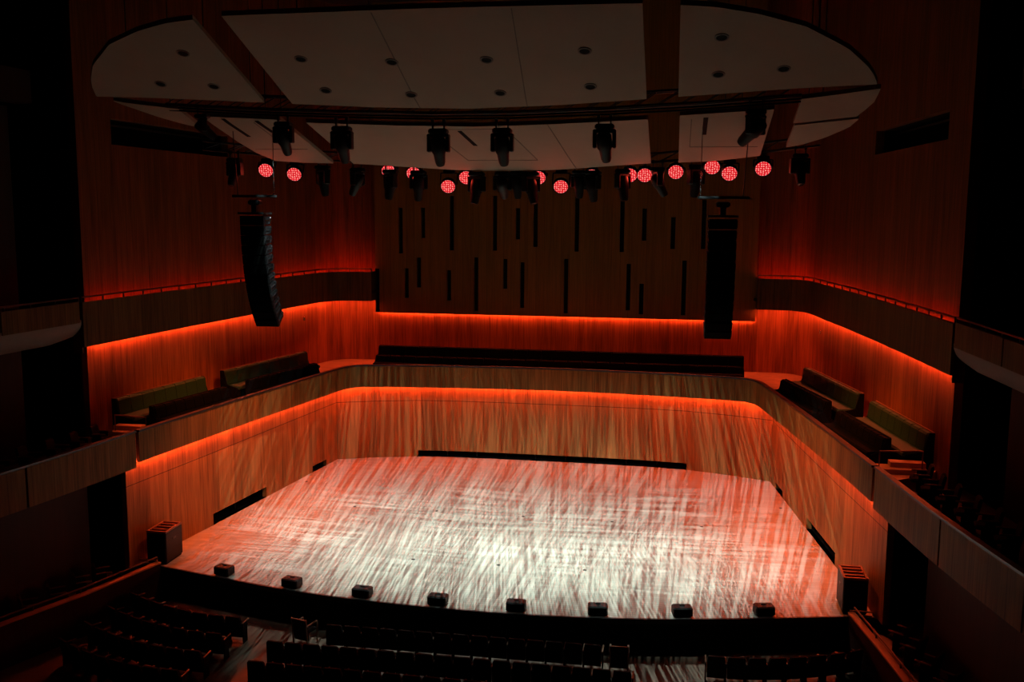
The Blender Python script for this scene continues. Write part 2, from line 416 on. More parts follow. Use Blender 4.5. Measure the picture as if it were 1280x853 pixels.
# ------------------------------------------------------------------ stage
lip = [(-9.33, 22.42), (-8.75, 22.38), (-6.8, 21.92), (-4.8, 21.45), (-2.9, 21.2), (-1, 21.08), (1, 21.06), (2.9, 21.2), (4.8, 21.46), (6.8, 21.92), (8.75, 22.38), (9.33, 22.42)]
lip_s = smoothline(lip, 2)
stage = thing('stage', 'wide pale boarded stage lit by streaked light with a black curved front edge', 'stage', (0, 28, 0))
mb = MB()
def deck_back(x):
    return interp(abs(x), [p[0] for p in back_half], [p[1] for p in back_half]) if abs(x) <= 8 else interp(abs(x), [8.0, 8.59, 8.95, 9.42], [33.85, 28.8, 25.7, 22.05])
xs = sorted(set([round(-9.3+18.6*i/60, 3) for i in range(61)]+[-8.0, 8.0]))
lx = [p[0] for p in lip_s]; ly = [p[1] for p in lip_s]
tops = [(x, interp(x, lx, ly), deck_back(x)-.012) for x in xs]
for (xa, fa, ba), (xb, fb, bb) in zip(tops, tops[1:]):
    for z, fl in ((0, 0), (-.08, 1)):
        q = [(xa, fa, z), (xb, fb, z), (xb, max(bb, fb+.01), z), (xa, max(ba, fa+.01), z)]
        mb.quad(q if not fl else q[::-1])
    mb.quad([(xa, fa, -.08), (xb, fb, -.08), (xb, fb, 0), (xa, fa, 0)])
mb.build('deck', M['deck'], stage)
ribbon(MB(), offset(lip_s, -.03), -.05, .06, .12).build('edge_trim', M['black'], stage)
sheet(MB(), offset(lip_s, .06), -.9, -.085, .1).build('riser', M['matt'], stage)
SOCK = [(-2.71, 28.34), (0.06, 28.3), (2.81, 28.31), (-2.29, 24.07), (2.37, 24.15), (0.06, 24.09), (8.05, 30.7), (5.5, 28.36), (-8.0, 30.73), (-5.4, 28.3)]
for x, y in SOCK:
    so = MB().lathe((x, y, .0), (0, 0, 1), [(0, .05), (.004, .05), (.006, .045), (.006, .01)], 14).build('floor_socket', M['black'], loc=(x, y, 0))
    tag(so, 'small round black socket plate set flush into the pale stage boards', 'socket', 'sockets set in the stage floor')

# ------------------------------------------------------------------ balconies
low = thing('balcony', 'wooden lower balcony wrapping round the stage, benches on it, orange light strip below', 'balcony', (0, 34.3, 2.9))
NR = len(RAILC); SRl = arcs(RAILC)
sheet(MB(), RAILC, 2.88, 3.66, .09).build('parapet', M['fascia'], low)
ribbon(MB(), offset(RAILC, .045), 3.70, .15, .05).build('handrail', M['rail'], low)
# slab between parapet and wall
outer_low = [(-10.62, 23.2)]+[p for p in mirror(UPW_rs) if p[1] > 23.3]+[p for p in UPW_rs if p[1] > 23.3]+[(10.62, 23.2)]
slab(MB(), offset(RAILC, .1), outer_low, 2.92, 3.3).build('floor_slab', M['slab'], low)
innerwall = mirror(side_r)[:-1]+LOWB+side_r[1:]
ls = ribbon(MB(), offset(innerwall, -.13), 2.885, .035, .03).build('light_strip', M['led_stage'], low); ls['label'] = 'glowing orange strip light'
# joints in the parapet
# upper galleries beside the slotted wall
def posts(root, line, z0, z1, step=.85):
    S = arcs(line); k = int(S[-1]/step)
    for i in range(k+1):
        s = S[-1]*i/k; x = interp(s, S, [p[0] for p in line]); y = interp(s, S, [p[1] for p in line])
        MB().box((x, y, (z0+z1)/2), (.035, .035, z1-z0)).build('post', M['metal'], root)
for sx, nm in ((1, 'right'), (-1, 'left')):
    line = UPF_r if sx > 0 else mirror(UPF_r)
    wall_ = UPW_rs if sx > 0 else mirror(UPW_rs)
    b_ = thing('balcony', 'curved upper balcony %s of the slotted back wall with orange light under it' % nm, 'balcony', (sx*9.5, 34, 5.8))
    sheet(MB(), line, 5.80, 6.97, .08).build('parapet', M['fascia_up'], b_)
    mid = offset(line, .04)
    ribbon(MB(), mid, 7.1, .05, .04).build('handrail', M['metal'], b_)
    posts(b_, mid, 6.96, 7.09)
    cl = [(x, y) for x, y in wall_]
    slab(MB(), offset(line, .09), offset(wall_, -.02), 6.1, 6.2).build('floor_slab', M['concrete'], b_)
    for s_ in (.03, arcs(line)[-1]-.05):  # caps added to hide the strip ends and stop light leaking out
        S = arcs(line); x_ = interp(s_, S, [p[0] for p in line]); y_ = interp(s_, S, [p[1] for p in line])
        if y_ > 30: MB().box((x_, (y_+37.58)/2+.03, 6.385), (.05, 37.58-y_-.08, 1.17)).build('leak_cap', M['fascia_up'], b_)
        else: MB().box((x_+sx*.19, y_, 6.3), (.24, .05, 1.34)).build('leak_cap', M['fascia_up'], b_)
    S = arcs(line); line = sub(line, .1, S[-1]-.5) if sx > 0 else sub(line, .5, S[-1]-.1)
    o = ribbon(MB(), offset(line, .13), 5.86, .03, .03).build('light_strip', M['led_up'], b_); o['label'] = 'glowing orange strip light under the balcony'
    o = ribbon(MB(), offset(line, .12), 6.60, .03, .03).build('light_strip', M['led_trough'], b_); o['label'] = 'glowing red strip light behind the balcony front'
o = ribbon(MB(), [(X0+.02, RY+.245), (X1-.02, RY+.245)], 5.35, .03, .03).build('light_strip', M['led_reed'], loc=(X0, RY+.2, 5.36))
tag(o, 'straight glowing orange strip light under the lower edge of the slotted back wall', 'strip light')

# balconies of the auditorium sides, beyond the joint
for sx, nm in ((1, 'right'), (-1, 'left')):
    P = smoothline([(9.06, 22.02), (9.28, 20.3), (9.5, 18.7), (9.95, 16.2), (10.5, 13.5)], 2)
    def cutside(P, y0, y1):
        S = arcs(P); return sub(P, at_y(P, y1), at_y(P, y0))
    b_ = thing('balcony', 'dark lower side balcony at the %s edge, continuing the wooden stage balcony' % nm, 'balcony', (sx*9.8, 19, 2.8))
    for ya, yb in ((18.48, 22.0), (15.6, 18.42), (13.6, 15.54)):
        q = cutside(P, ya, yb); q = q if sx > 0 else mirror(q)
        sheet(MB(), q, 2.75, 3.66, .09, uoff=ya).build('parapet', M['fascia'], b_)
    q = P if sx > 0 else mirror(P)
    ribbon(MB(), offset(q, .045), 3.70, .13, .05).build('handrail', M['rail'], b_)
    wl = [(11.2, 22.7), (11.8, 18), (12.3, 13.5)]; wl = wl if sx > 0 else mirror(wl)
    slab(MB(), offset(q, .1), wl, 2.85, 3.1).build('floor_slab', M['side'], b_)
    # upper one with a rounded hull
    P = smoothline([(10.62, 22.28), (10.72, 20), (10.8, 18), (11.1, 13.5)], 2)
    b_ = thing('balcony', 'dark upper side balcony with pale rounded underside at the %s edge' % nm, 'balcony', (sx*11, 19, 6))
    for ya, yb in ((19.5, 22.25), (14, 19.44)):
        q = cutside(P, ya, yb); q = q if sx > 0 else mirror(q)
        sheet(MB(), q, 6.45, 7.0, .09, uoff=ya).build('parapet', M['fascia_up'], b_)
    q = P if sx > 0 else mirror(P)
    ribbon(MB(), offset(q, .045), 7.1, .05, .04).build('handrail', M['metal'], b_)
    posts(b_, offset(q, .045), 6.98, 7.09)
    # hull: section swept along y, growing from a nose
    rings = []
    for i in range(15):
        y = 23.45-9*(i/14)**1.6; g_ = min(1, max(.03, (i/5)))**.5
        xin = interp(y, [13.5, 18, 20, 22.28, 24], [11.1, 10.8, 10.72, 10.62, 10.52])
        sec = []
        for a in range(9):
            th = a/8*PI*.5
            sec.append((sx*(xin+.02+.75*(1-math.cos(th))), y, 6.5-.62*g_*math.sin(th)))
        sec += [(sx*(xin+1.1), y, 6.5-.6*g_), (sx*(xin+1.1), y, 6.52)]
        sec.append((sx*(xin+.02), y, 6.52))
        rings.append(sec)
    MB().loft(rings).build('soffit', M['hull'], b_, smooth=True)

# ------------------------------------------------------------------ ceiling reflector panels
GY = [14, 16, 17, 20.1, 21.2, 24.4, 25.5, 27]; GZ = [13.9, 13.27, 12.87, 11.70, 11.37, 10.62, 10.4, 10.1]
gz = lambda y: interp(y, GY, GZ)
def refl(x0, x1, yf, yb, label, seams=(), slots=(), nx=26, ny=8, cables=()):
    xc = (x0+x1)/2; yc = (yf(xc)+yb(xc))/2
    root = thing('reflector_panel', label, 'ceiling panel', (xc, yc, gz(yc)), 'curved white panels of the ceiling reflector')
    mb = MB(); G = []
    for i in range(nx+1):
        x = x0+(x1-x0)*i/nx; a, b_ = yf(x), max(yb(x), yf(x)+.01)
        G.append([(x, a+(b_-a)*j/ny) for j in range(ny+1)])
    H = .09
    for i in range(nx):
        for j in range(ny):
            q = [G[i][j], G[i+1][j], G[i+1][j+1], G[i][j+1]]
            mb.quad([(p[0], p[1], gz(p[1])) for p in q[::-1]]); mb.quad([(p[0], p[1], gz(p[1])+H) for p in q])
    rim = [G[i][0] for i in range(nx+1)]+[G[nx][j] for j in range(1, ny+1)]+[G[i][ny] for i in range(nx-1, -1, -1)]+[G[0][j] for j in range(ny-1, 0, -1)]
    for a, b_ in zip(rim, rim[1:]+rim[:1]):
        mb.quad([(a[0], a[1], gz(a[1])), (b_[0], b_[1], gz(b_[1])), (b_[0], b_[1], gz(b_[1])+H), (a[0], a[1], gz(a[1])+H)])
    mb.build('panel', M['plaster'], root, smooth=True)
    def strip(a, b_, wd, name):
        mb = MB(); n = 8; rings = []
        d = Vector((b_[0]-a[0], b_[1]-a[1], 0)).normalized(); nn = Vector((-d.y, d.x, 0))*wd/2
        for k in range(n+1):
            p = Vector((a[0]+(b_[0]-a[0])*k/n, a[1]+(b_[1]-a[1])*k/n, 0)); z = gz(p.y)
            rings.append([(p.x+nn.x, p.y+nn.y, z-.006), (p.x-nn.x, p.y-nn.y, z-.006), (p.x-nn.x, p.y-nn.y, z+.03), (p.x+nn.x, p.y+nn.y, z+.03)])
        mb.loft(rings).build(name, M['groove'] if name == 'joint' else M['matt'], root)
    for a, b_ in seams: strip(a, b_, .02, 'joint')
    for a, b_ in slots: strip(a, b_, .1, 'cable_slot')
    for x, y in cables:
        MB().tube((x, y, gz(y)+.1), (x, y, 17.48), .012, n=6).build('suspension_cable', M['metal'], root)
    return root
FX = [0, 3.8, 4.44, 5.1, 5.8, 6.63, 7.47, 7.92, 8.12, 8.22]; FY = [16.93, 16.97, 17.05, 17.15, 17.38, 17.78, 18.5, 19.1, 19.45, 19.72]
yf1 = lambda x: interp(abs(x), FX, FY)
yb1 = lambda x: interp(abs(x), [0, 2, 3.8, 4.5, 6.8, 8.22], [20.58, 20.45, 20.22, 20.12, 19.86, 19.76])
refl(-3.85, 3.82, yf1, yb1, 'largest white reflector panel, front row centre, right above the hanging moving lights', seams=[((-1.0, 17.0), (-1.05, 20.5)), ((1.55, 17.0), (1.3, 20.5))], cables=[(-3, 18.5), (3, 18.5)])
refl(4.46, 8.22, yf1, yb1, 'white reflector panel with rounded outer end, front row right', cables=[(5, 18.5), (7, 19)])
refl(-8.22, -4.46, yf1, yb1, 'white reflector panel with rounded outer end, front row left', cables=[(-5, 18.5), (-7, 19)])
yf2 = lambda x: interp(abs(x), [0, 1.8, 3.85, 4.5, 6.4, 6.9, 8.3], [21.62, 21.5, 21.25, 21.06, 20.8, 20.32, 19.92])
yb2 = lambda x: interp(abs(x), [0, 1.45, 3.1, 3.85, 4.5, 5.3, 6.0, 6.46, 7.25, 8.1, 8.33], [25.3, 25.15, 24.7, 24.5, 24.45, 24.35, 24.1, 23.9, 23.2, 21.95, 20.9])
refl(-3.95, 3.82, yf2, yb2, 'wide white reflector panel in the back row centre, behind the hanging moving lights', seams=[((1.6, 21.55), (1.9, 25.1)), ((-1.2, 21.8), (.6, 21.8)), ((.6, 21.8), (1.0, 24.2)), ((-1.2, 21.8), (-.8, 24.2)), ((-.8, 24.2), (1.0, 24.2))], slots=[((-.5, 21.9), (-.35, 23.0))], cables=[(-3, 23), (3, 23)])
refl(4.5, 6.42, yf2, yb2, 'white reflector panel back row right, above the right hanging loudspeaker array', seams=[((4.75, 21.3), (4.75, 23.2)), ((4.75, 23.2), (6.3, 23.2))], slots=[((5.05, 21.2), (5.05, 22.3))], cables=[(5.5, 22.5)])
yb2l = lambda x: interp(abs(x), [4.5, 5.3, 6.0, 6.22, 6.3], [24.45, 24.38, 24.2, 23.5, 22.3])
refl(-6.28, -4.5, yf2, yb2l, 'white reflector panel back row left, above the left hanging loudspeaker array', seams=[((-5.2, 21.2), (-5.2, 23.2)), ((-6.1, 23.2), (-4.7, 23.2))], slots=[((-5.85, 20.95), (-5.8, 22.2)), ((-5.1, 21.1), (-5.05, 21.9))], cables=[(-5.5, 22.5)])
yb3 = lambda x: interp(x, [6.9, 8.15, 8.33], [21.62, 21.2, 20.5])
refl(6.9, 8.33, yf2, yb3, 'small white reflector panel at the far right end of the back row', nx=14, cables=[(7.4, 21)])
yf4 = lambda x: interp(x, [6.9, 8.2], [21.75, 21.34])
yb4 = lambda x: interp(x, [6.9, 7.25, 7.7, 8.1, 8.2], [23.3, 23.1, 22.6, 21.9, 21.4])
refl(6.95, 8.2, yf4, yb4, 'smallest white reflector segment behind the far right end panel', nx=14, cables=[(7.3, 22.4)])
yb5 = lambda x: interp(x, [-7.95, -7.35, -6.7], [19.99, 20.86, 21.55])
yf5 = lambda x: interp(x, [-7.95, -6.66], [19.95, 20.4])
refl(-7.95, -6.66, yf5, yb5, 'narrow pointed white reflector panel at the far left end of the back row', nx=14, cables=[(-7, 20.7)])
DL = [(-5.26, 18.14), (-6.41, 19.27), (-5.27, 19.41), (-2.92, 18.44), (-2.87, 19.65), (-1.11, 18.62), (-1.07, 19.87), (0.79, 18.61), (0.83, 19.86), (2.71, 18.38), (2.71, 19.66), (5.2, 18.04), (5.21, 19.29), (6.41, 19.13)]
dn = math.atan2(1.17, 3.1)
first = None
for x, y in DL:
    z = gz(y)
    if first is None:
        first = thing('downlight', 'small round dark downlight set in the front row of the ceiling reflector', 'downlight', (x, y, z), 'downlights in the reflector')
        nrm = Vector((0, -math.sin(dn), -math.cos(dn)))
        mb = MB().lathe((x, y, z), nrm, [(-.02, .13), (.012, .13), (.016, .12), (.016, .10), (-.01, .095)], 20); mb.build('rim', M['hull'], first)
        MB().lathe((x, y, z)+nrm*0 if False else Vector((x, y, z)), nrm, [(-.02, .10), (.006, .10)], 20).build('lamp', M['matt'], first)
    else: dup(first, (x, y, z))

# ------------------------------------------------------------------ rigging: trusses
def truss(name, pts3, label, wd=.28):
    root = thing(name, label, 'truss', tuple(pts3[len(pts3)//2]))
    mb = MB(); off = [Vector((0, a, c)) for a in (-wd/2, wd/2) for c in (0, wd)]
    for o_ in off:
        for a, b_ in zip(pts3, pts3[1:]): mb.tube(Vector(a)+o_, Vector(b_)+o_, .025, n=6)
    mb.build('chord', M['metal'], root)
    mb = MB()
    for a, b_ in zip(pts3, pts3[1:]):
        a, b_ = Vector(a), Vector(b_)
        n = max(1, int((b_-a).length/.45))
        for i in range(n):
            p, q = a.lerp(b_, i/n), a.lerp(b_, (i+1)/n)
            mb.tube(p+off[0], q+off[1], .012, n=5); mb.tube(p+off[2], q+off[3], .012, n=5); mb.tube(p+off[0], p+off[2], .012, n=5); mb.tube(p+off[1], p+off[3], .012, n=5); mb.tube(p+off[0], q+off[2], .012, n=5)
    mb.build('bracing', M['metal'], root)
    for x, y, z in (pts3[1], pts3[-2]):
        MB().tube((x, y, z+wd), (x, y, 17.48), .012, n=6).build('hoist_cable', M['metal'], root)
    return root
FT = [(-6.9, 20.45, 11.72), (-5, 20.62, 11.62), (-3, 20.85, 11.56), (-1, 21.05, 11.52), (1, 21.05, 11.52), (3, 20.88, 11.56), (5, 20.62, 11.62), (6.9, 20.4, 11.72)]
truss('lighting_truss', FT, 'dark curved truss in the gap between the two rows of reflector panels')
RT = [(-7.75, 23.7, 10.93), (-6, 24.62, 10.80), (-4, 25.12, 10.66), (-1.5, 25.48, 10.58), (1.5, 25.48, 10.58), (4, 25.12, 10.66), (6, 24.62, 10.80), (7.75, 23.7, 10.95)]
truss('lighting_truss', RT, 'dark curved truss behind the back edge of the reflector carrying the red lamps', .22)
cable = MB()
for k in range(3):
    P = [(x, y-.12+.07*k, z-.02-.05*k) for x, y, z in FT]
    for a, b_ in zip(P, P[1:]): cable.tube(a, b_, .022, n=6)
tag(cable.build('cable_loom', M['matt'], loc=(0, 20.9, 11.5)), 'black bundle of cables slung along the truss between the reflector rows', 'cable')

# ------------------------------------------------------------------ lamps
def spot(parent, loc, d, power, ang, blend, col, gobo=None, rad=.05, roll_=0.0):
    l = D.lights.new('spot', 'SPOT'); l.energy = power; l.spot_size = math.radians(ang); l.spot_blend = blend; l.color = col; l.shadow_soft_size = rad
    o = D.objects.new('spot', l); COL.objects.link(o)
    d = Vector(d).normalized()
    ly_ = (Vector((0, 1, 0))-d*d.y)
    ly_ = ly_.normalized() if ly_.length > .2 else Vector((0, 0, 1))
    q = Matrix((ly_.cross(-d), ly_, -d)).transposed() @ Matrix.Rotation(roll_, 3, 'Z')
    mw = q.to_4x4(); mw.translation = Vector(loc)
    o.matrix_world = mw
    o.parent = parent; o.matrix_parent_inverse = Matrix.Translation(-parent_loc(parent))
    if gobo:
        # a glass gobo in the lamp: brushed streaks across the beam, in the lamp's own axes
        ang_, su, sv, lo, hi, seed = gobo
        l.use_nodes = True; t = l.node_tree; L = t.links
        em = [n for n in t.nodes if n.type == 'EMISSION'][0]
        tc = t.nodes.new('ShaderNodeTexCoord'); sp = t.nodes.new('ShaderNodeSeparateXYZ'); L.new(tc.outputs['Normal'], sp.inputs[0])
        u = math_node(t, 'DIVIDE', sp.outputs[0], sp.outputs[2]); v = math_node(t, 'DIVIDE', sp.outputs[1], sp.outputs[2])
        cx = t.nodes.new('ShaderNodeCombineXYZ'); L.new(u, cx.inputs[0]); L.new(v, cx.inputs[1]); cx.inputs[2].default_value = seed
        mp = t.nodes.new('ShaderNodeVectorRotate'); mp.rotation_type = 'Z_AXIS'; mp.inputs['Angle'].default_value = math.radians(ang_); L.new(cx.outputs[0], mp.inputs[0])
        sc = t.nodes.new('ShaderNodeVectorMath'); sc.operation = 'MULTIPLY'; sc.inputs[1].default_value = (su, sv, 1); L.new(mp.outputs[0], sc.inputs[0])
        n1 = t.nodes.new('ShaderNodeTexNoise'); n1.inputs['Scale'].default_value = 1; n1.inputs['Detail'].default_value = 3; n1.inputs['Roughness'].default_value = .6; n1.inputs['Distortion'].default_value = .12; L.new(sc.outputs[0], n1.inputs['Vector'])
        mr = t.nodes.new('ShaderNodeMapRange'); mr.interpolation_type = 'SMOOTHSTEP'
        mr.inputs['From Min'].default_value = lo; mr.inputs['From Max'].default_value = hi; mr.inputs['To Min'].default_value = .0; mr.inputs['To Max'].default_value = 1.0
        L.new(n1.outputs['Fac'], mr.inputs['Value'])
        n2 = t.nodes.new('ShaderNodeTexNoise'); n2.inputs['Scale'].default_value = 5; n2.inputs['Detail'].default_value = 2; L.new(cx.outputs[0], n2.inputs['Vector'])
        m2 = t.nodes.new('ShaderNodeMapRange'); m2.inputs['From Min'].default_value = .3; m2.inputs['From Max'].default_value = .65; m2.inputs['To Min'].default_value = .35; m2.inputs['To Max'].default_value = 1.2; L.new(n2.outputs['Fac'], m2.inputs['Value'])
        L.new(math_node(t, 'MULTIPLY', mr.outputs[0], m2.outputs[0]), em.inputs['Strength'])
    return o
WHITE = (.72, 1.0, .94)
def moving_head(loc, aim, label, s=1.0, light=None, grp='moving lights', fold=None):
    """clamped base, yoke and tapering head pointing at aim; loc = hanging point at the truss"""
    loc = Vector(loc)
    root = thing('moving_light', label, 'stage light', tuple(loc))
    if grp: root['group'] = grp
    # clamps
    for k in (-1, 1):
        c = thing_part = MB().box(loc+Vector((k*.12*s, 0, -.05*s)), (.03*s, .05*s, .16*s)).tube(loc+Vector((k*.12*s-.03*s, 0, .03*s)), loc+Vector((k*.12*s+.03*s, 0, .03*s)), .05*s, n=10)
        c.build('clamp', M['metal'], root)
    b0 = loc+Vector((0, 0, -.17*s))
    MB().bbox(b0, (.38*s, .27*s, .11*s), .03*s).build('base', M['black'], root)
    aimv = (Vector(aim)-(b0+Vector((0, 0, -.30*s)))).normalized()
    ya = math.atan2(aimv.x, -aimv.y) if fold is None else fold
    R = Matrix.Rotation(ya, 3, 'Z')
    yk = MB()
    for k in (-1, 1): yk.bbox(b0+R @ Vector((k*.195*s, 0, -.24*s)), (.075*s, .17*s, .36*s), .02*s, R)
    yk.bbox(b0+Vector((0, 0, -.085*s)), (.46*s, .20*s, .07*s), .02*s, R)
    yk.build('yoke', M['black'], root)
    pc = b0+Vector((0, 0, -.30*s))
    hd = MB().lathe(pc-aimv*.20*s, aimv, [(0, .09*s), (.02*s, .13*s), (.06*s, .152*s), (.30*s, .155*s), (.36*s, .125*s), (.56*s, .105*s), (.62*s, .085*s)], 20)
    h = hd.build('head', M['black'], root, smooth=True)
    ln = MB().lathe(pc+aimv*.415*s, aimv, [(0, .08*s), (.012*s, .078*s), (.02*s, .05*s), (.022*s, .01*s)], 18).build('lens', M['glass'], h, smooth=True)
    if light:
        spot(root, pc+aimv*.46*s, aimv, **light)
    return root
def G(p, ang, blend, gobo, roll_=0, col=WHITE): return dict(power=p, ang=ang, blend=blend, col=col, gobo=gobo, roll_=roll_, rad=.02)

# front row: seven heads hanging in the gap
front = [(-4.3, 20.75, 11.45, (-4.2, 28, 0), .92, 'before the left back-row reflector panel, first of the five upright ones'),
         (-2.96, 20.85, 11.36, (-3.0, 27, 0), 1.0, 'hung left of centre, before the back row gap of the reflector'),
         (-.77, 21.0, 11.30, (-1.0, 27, 0), 1.0, 'in front of the centre reflector panel beside the short dark slit'),
         (.67, 21.0, 11.30, (0.9, 27, 0), 1.0, 'before the centre panel, right neighbour of the one by the slit'),
         (2.92, 20.9, 11.36, (3.9, 27.5, 0), 1.0, 'near the right end of the centre reflector panel')]
for i, (x, y, z, aim, s, txt) in enumerate(front):
    moving_head((x, y, z), aim, 'black moving light '+txt, s*1.08, G(GOBO_W*(1.0, .2, 1.3, .8, 1.6)[i], 68, .7, (0+(-4, 0, 0, 0, 0)[i], 115, 1.5, .465, .555, i*3.1)), grp='moving lights hung before the reflector', fold=0)
moving_head((6.04, 20.6, 11.6), (-4.5, 29, 0), 'black moving light tilted sideways near the right end of the front truss', 1.08, G(GOBO_W*.2, 48, .6, (80, 44, 4, .48, .64, 21)), grp='moving lights hung before the reflector')
moving_head((-6.15, 20.55, 11.6), (5.0, 29, 0), 'black moving light tilted sideways at the left end of the front truss', .82, G(GOBO_W*.2, 48, .6, (-80, 44, 4, .48, .64, 25)), grp='moving lights hung before the reflector')

# back row: red lamps
def truss_y(x): return interp(x, [p[0] for p in RT], [p[1] for p in RT])
def truss_z(x): return interp(x, [p[0] for p in RT], [p[2] for p in RT])
def onto(x, z, dy=0.0):
    y = 24.9
    for _ in range(4):
        k = y/24.9; X = CAMP.x+(x-CAMP.x)*k; y = truss_y(X)+dy
    return X, y, CAMP.z+(z-CAMP.z)*k
def wash(x, y, z, label, r=.19, aim=None, power=PAR_W, tilt=28):
    """round LED wash lamp with yoke; (x,y,z) = centre of its face"""
    c = Vector((x, y, z)); to = Vector(((4.5-x)*.45, -25, 0)).normalized()
    d = Vector((to.x*math.cos(math.radians(tilt)), to.y*math.cos(math.radians(tilt)), -math.sin(math.radians(tilt))))
    top = Vector((x, y+.12, max(truss_z(x)-.02, z+.26)))
    root = thing('wash_light', label, 'stage light', tuple(top)); root['group'] = 'red LED wash lights'
    MB().lathe(c, -d, [(-.015, r*1.1), (.02, r*1.14), (.12, r*1.1), (.2, r*.85), (.26, r*.5)], 24).build('housing', M['black'], root, smooth=True)
    # glowing face; its own object axes lie in the face
    fb = MB().lathe((0, 0, 0), (0, 0, 1), [(0, r), (.012, r*.98)], 28)
    f = fb.build('led_face', M['redled'], loc=(0, 0, 0)); f.parent = root
    f.rotation_euler = d.to_track_quat('Z', 'Y').to_euler(); f.location = c+d*.012-top
    f['label'] = 'round face of glowing red LEDs'
    yk = MB()
    side = d.cross(Vector((0, 0, 1))).normalized()
    for k in (-1, 1):
        yk.tube(c-d*.1+side*k*r*1.2, top+side*k*r*1.2+Vector((0, 0, -.16)), .018, n=6)
    yk.tube(top+side*r*1.2+Vector((0, 0, -.16)), top-side*r*1.2+Vector((0, 0, -.16)), .018, n=6)
    yk.bbox(top+Vector((0, 0, -.12)), (.3, .2, .12), .02)
    yk.build('yoke', M['black'], root)
    MB().tube(top+Vector((-.04, 0, -.02)), top+Vector((.04, 0, -.02)), .045, n=10).box(top+Vector((0, 0, -.06)), (.04, .04, .1)).build('clamp', M['metal'], root)
    spot(root, c+d*.06, d, power, 166, .55, (1, .06, .03), rad=.15)
    return root
PARS = [(-6.6, 10.46, 'at the far left end of its row, above the left array'), (-5.78, 10.35, 'second from the left end of the row'),
        (-3.12, 10.43, 'half hidden behind a moving light, third of its row'), (-2.43, 10.37, 'mostly hidden behind a moving light left of centre'),
        (-1.49, 10.03, 'hanging lower, below the dark slit of the centre panel'), (-1.0, 10.26, 'half hidden behind a moving light just left of centre'),
        (1.51, 10.03, 'hanging lower, just right of centre'), (.92, 10.26, 'mostly hidden behind a moving light just right of centre'),
        (2.31, 10.30, 'showing only a thin sliver behind a moving light right of centre'), (3.28, 10.32, 'half hidden behind a moving light below the reflector gap'),
        (3.66, 10.32, 'fully in view below the gap of the reflector, right of centre'), (4.44, 10.4, 'fully in view below the left edge of the right back panel'),
        (5.34, 10.52, 'half hidden behind the moving light above the right loudspeaker array'), (5.77, 10.36, 'just above the right loudspeaker array'), (6.59, 10.48, 'at the far right end of the row of red lamps')]
for x, z, t_ in PARS:
    X_, Y_, Z_ = onto(x, z, .03)
    wash(X_, Y_, Z_, 'red LED wash lamp '+t_)
# back row: moving heads
RED = (1, .20, .03)
V = lambda seed, a=0, su=130: (a, su, 1.5, .475, .56, seed)
H = lambda seed, a=90, su=80: (a, su, 3.2, .475, .56, seed)
heads = [(-7.51, 10.63, (-8, 19, 0), None, 'at the far left end, left of the first red lamp', .85),
         (-4.96, 10.33, (-3.9, 26, 0), G(GOBO_W*.6, 58, .8, H(2, 92)), 'between the second red lamp and the left reflector gap', .9),
         (-3.99, 10.28, (-9.3, 27.0, 0), G(WASH_W*3.2, 60, 1, None, 0, RED), 'below the left gap of the back reflector row', .85),
         (-3.07, 10.25, (-4.2, 24.0, 0), G(GOBO_W*.55, 52, .8, V(5, 6)), 'in front of the third red lamp', .9),
         (-2.3, 10.22, (-3.2, 27.0, 0), G(GOBO_W*.85, 68, .8, H(8, 93)), 'in front of the fourth red lamp', .9),
         (-.72, 10.2, (-1.8, 23.4, 0), G(GOBO_W*1.15, 52, .8, V(11, -9, 230)), 'in front of the half hidden red lamp left of centre', .95),
         (-.03, 10.2, (0, 36.5, 0), G(WASH_W*.7, 66, 1, None, 0, RED), 'exactly at the centre of the back row', .9),
         (.73, 10.18, (3.0, 23.2, 0), G(GOBO_W*1.15, 52, .8, V(14, -14, 230)), 'just left of the low red lamp right of centre', .95),
         (2.32, 10.22, (3.4, 27.0, 0), G(GOBO_W*.85, 68, .8, H(17, 87)), 'covering the sliver of red light right of centre', .9),
         (3.1, 10.22, (4.6, 24.0, 0), G(GOBO_W*.55, 52, .8, V(20, -3)), 'just left of the red lamp below the reflector gap', .9),
         (3.99, 10.22, (9.3, 27.0, 0), G(WASH_W*3.2, 60, 1, None, 0, RED), 'between the two fully visible red lamps right of centre', .85),
         (4.95, 10.36, (3.9, 26, 0), G(GOBO_W*.6, 58, .8, H(23, 86)), 'above the left edge of the right loudspeaker array', .9),
         (.36, 10.2, (.6, 27, 0), None, 'squeezed just right of the centre one', .8),
         (1.98, 10.2, (2.2, 27, 0), None, 'just right of the low red lamp right of centre', .8),
         (7.47, 10.68, (8, 19, 0), None, 'at the far right end, right of the last red lamp', .85)]
for x, z, aim, lt, t_, s in heads:
    X_, Y_, Z_ = onto(x, z, -.12)
    moving_head((X_, Y_, truss_z(X_)-.03), aim, 'back row moving light '+t_, s*1.16, lt, grp='moving lights of the back row')

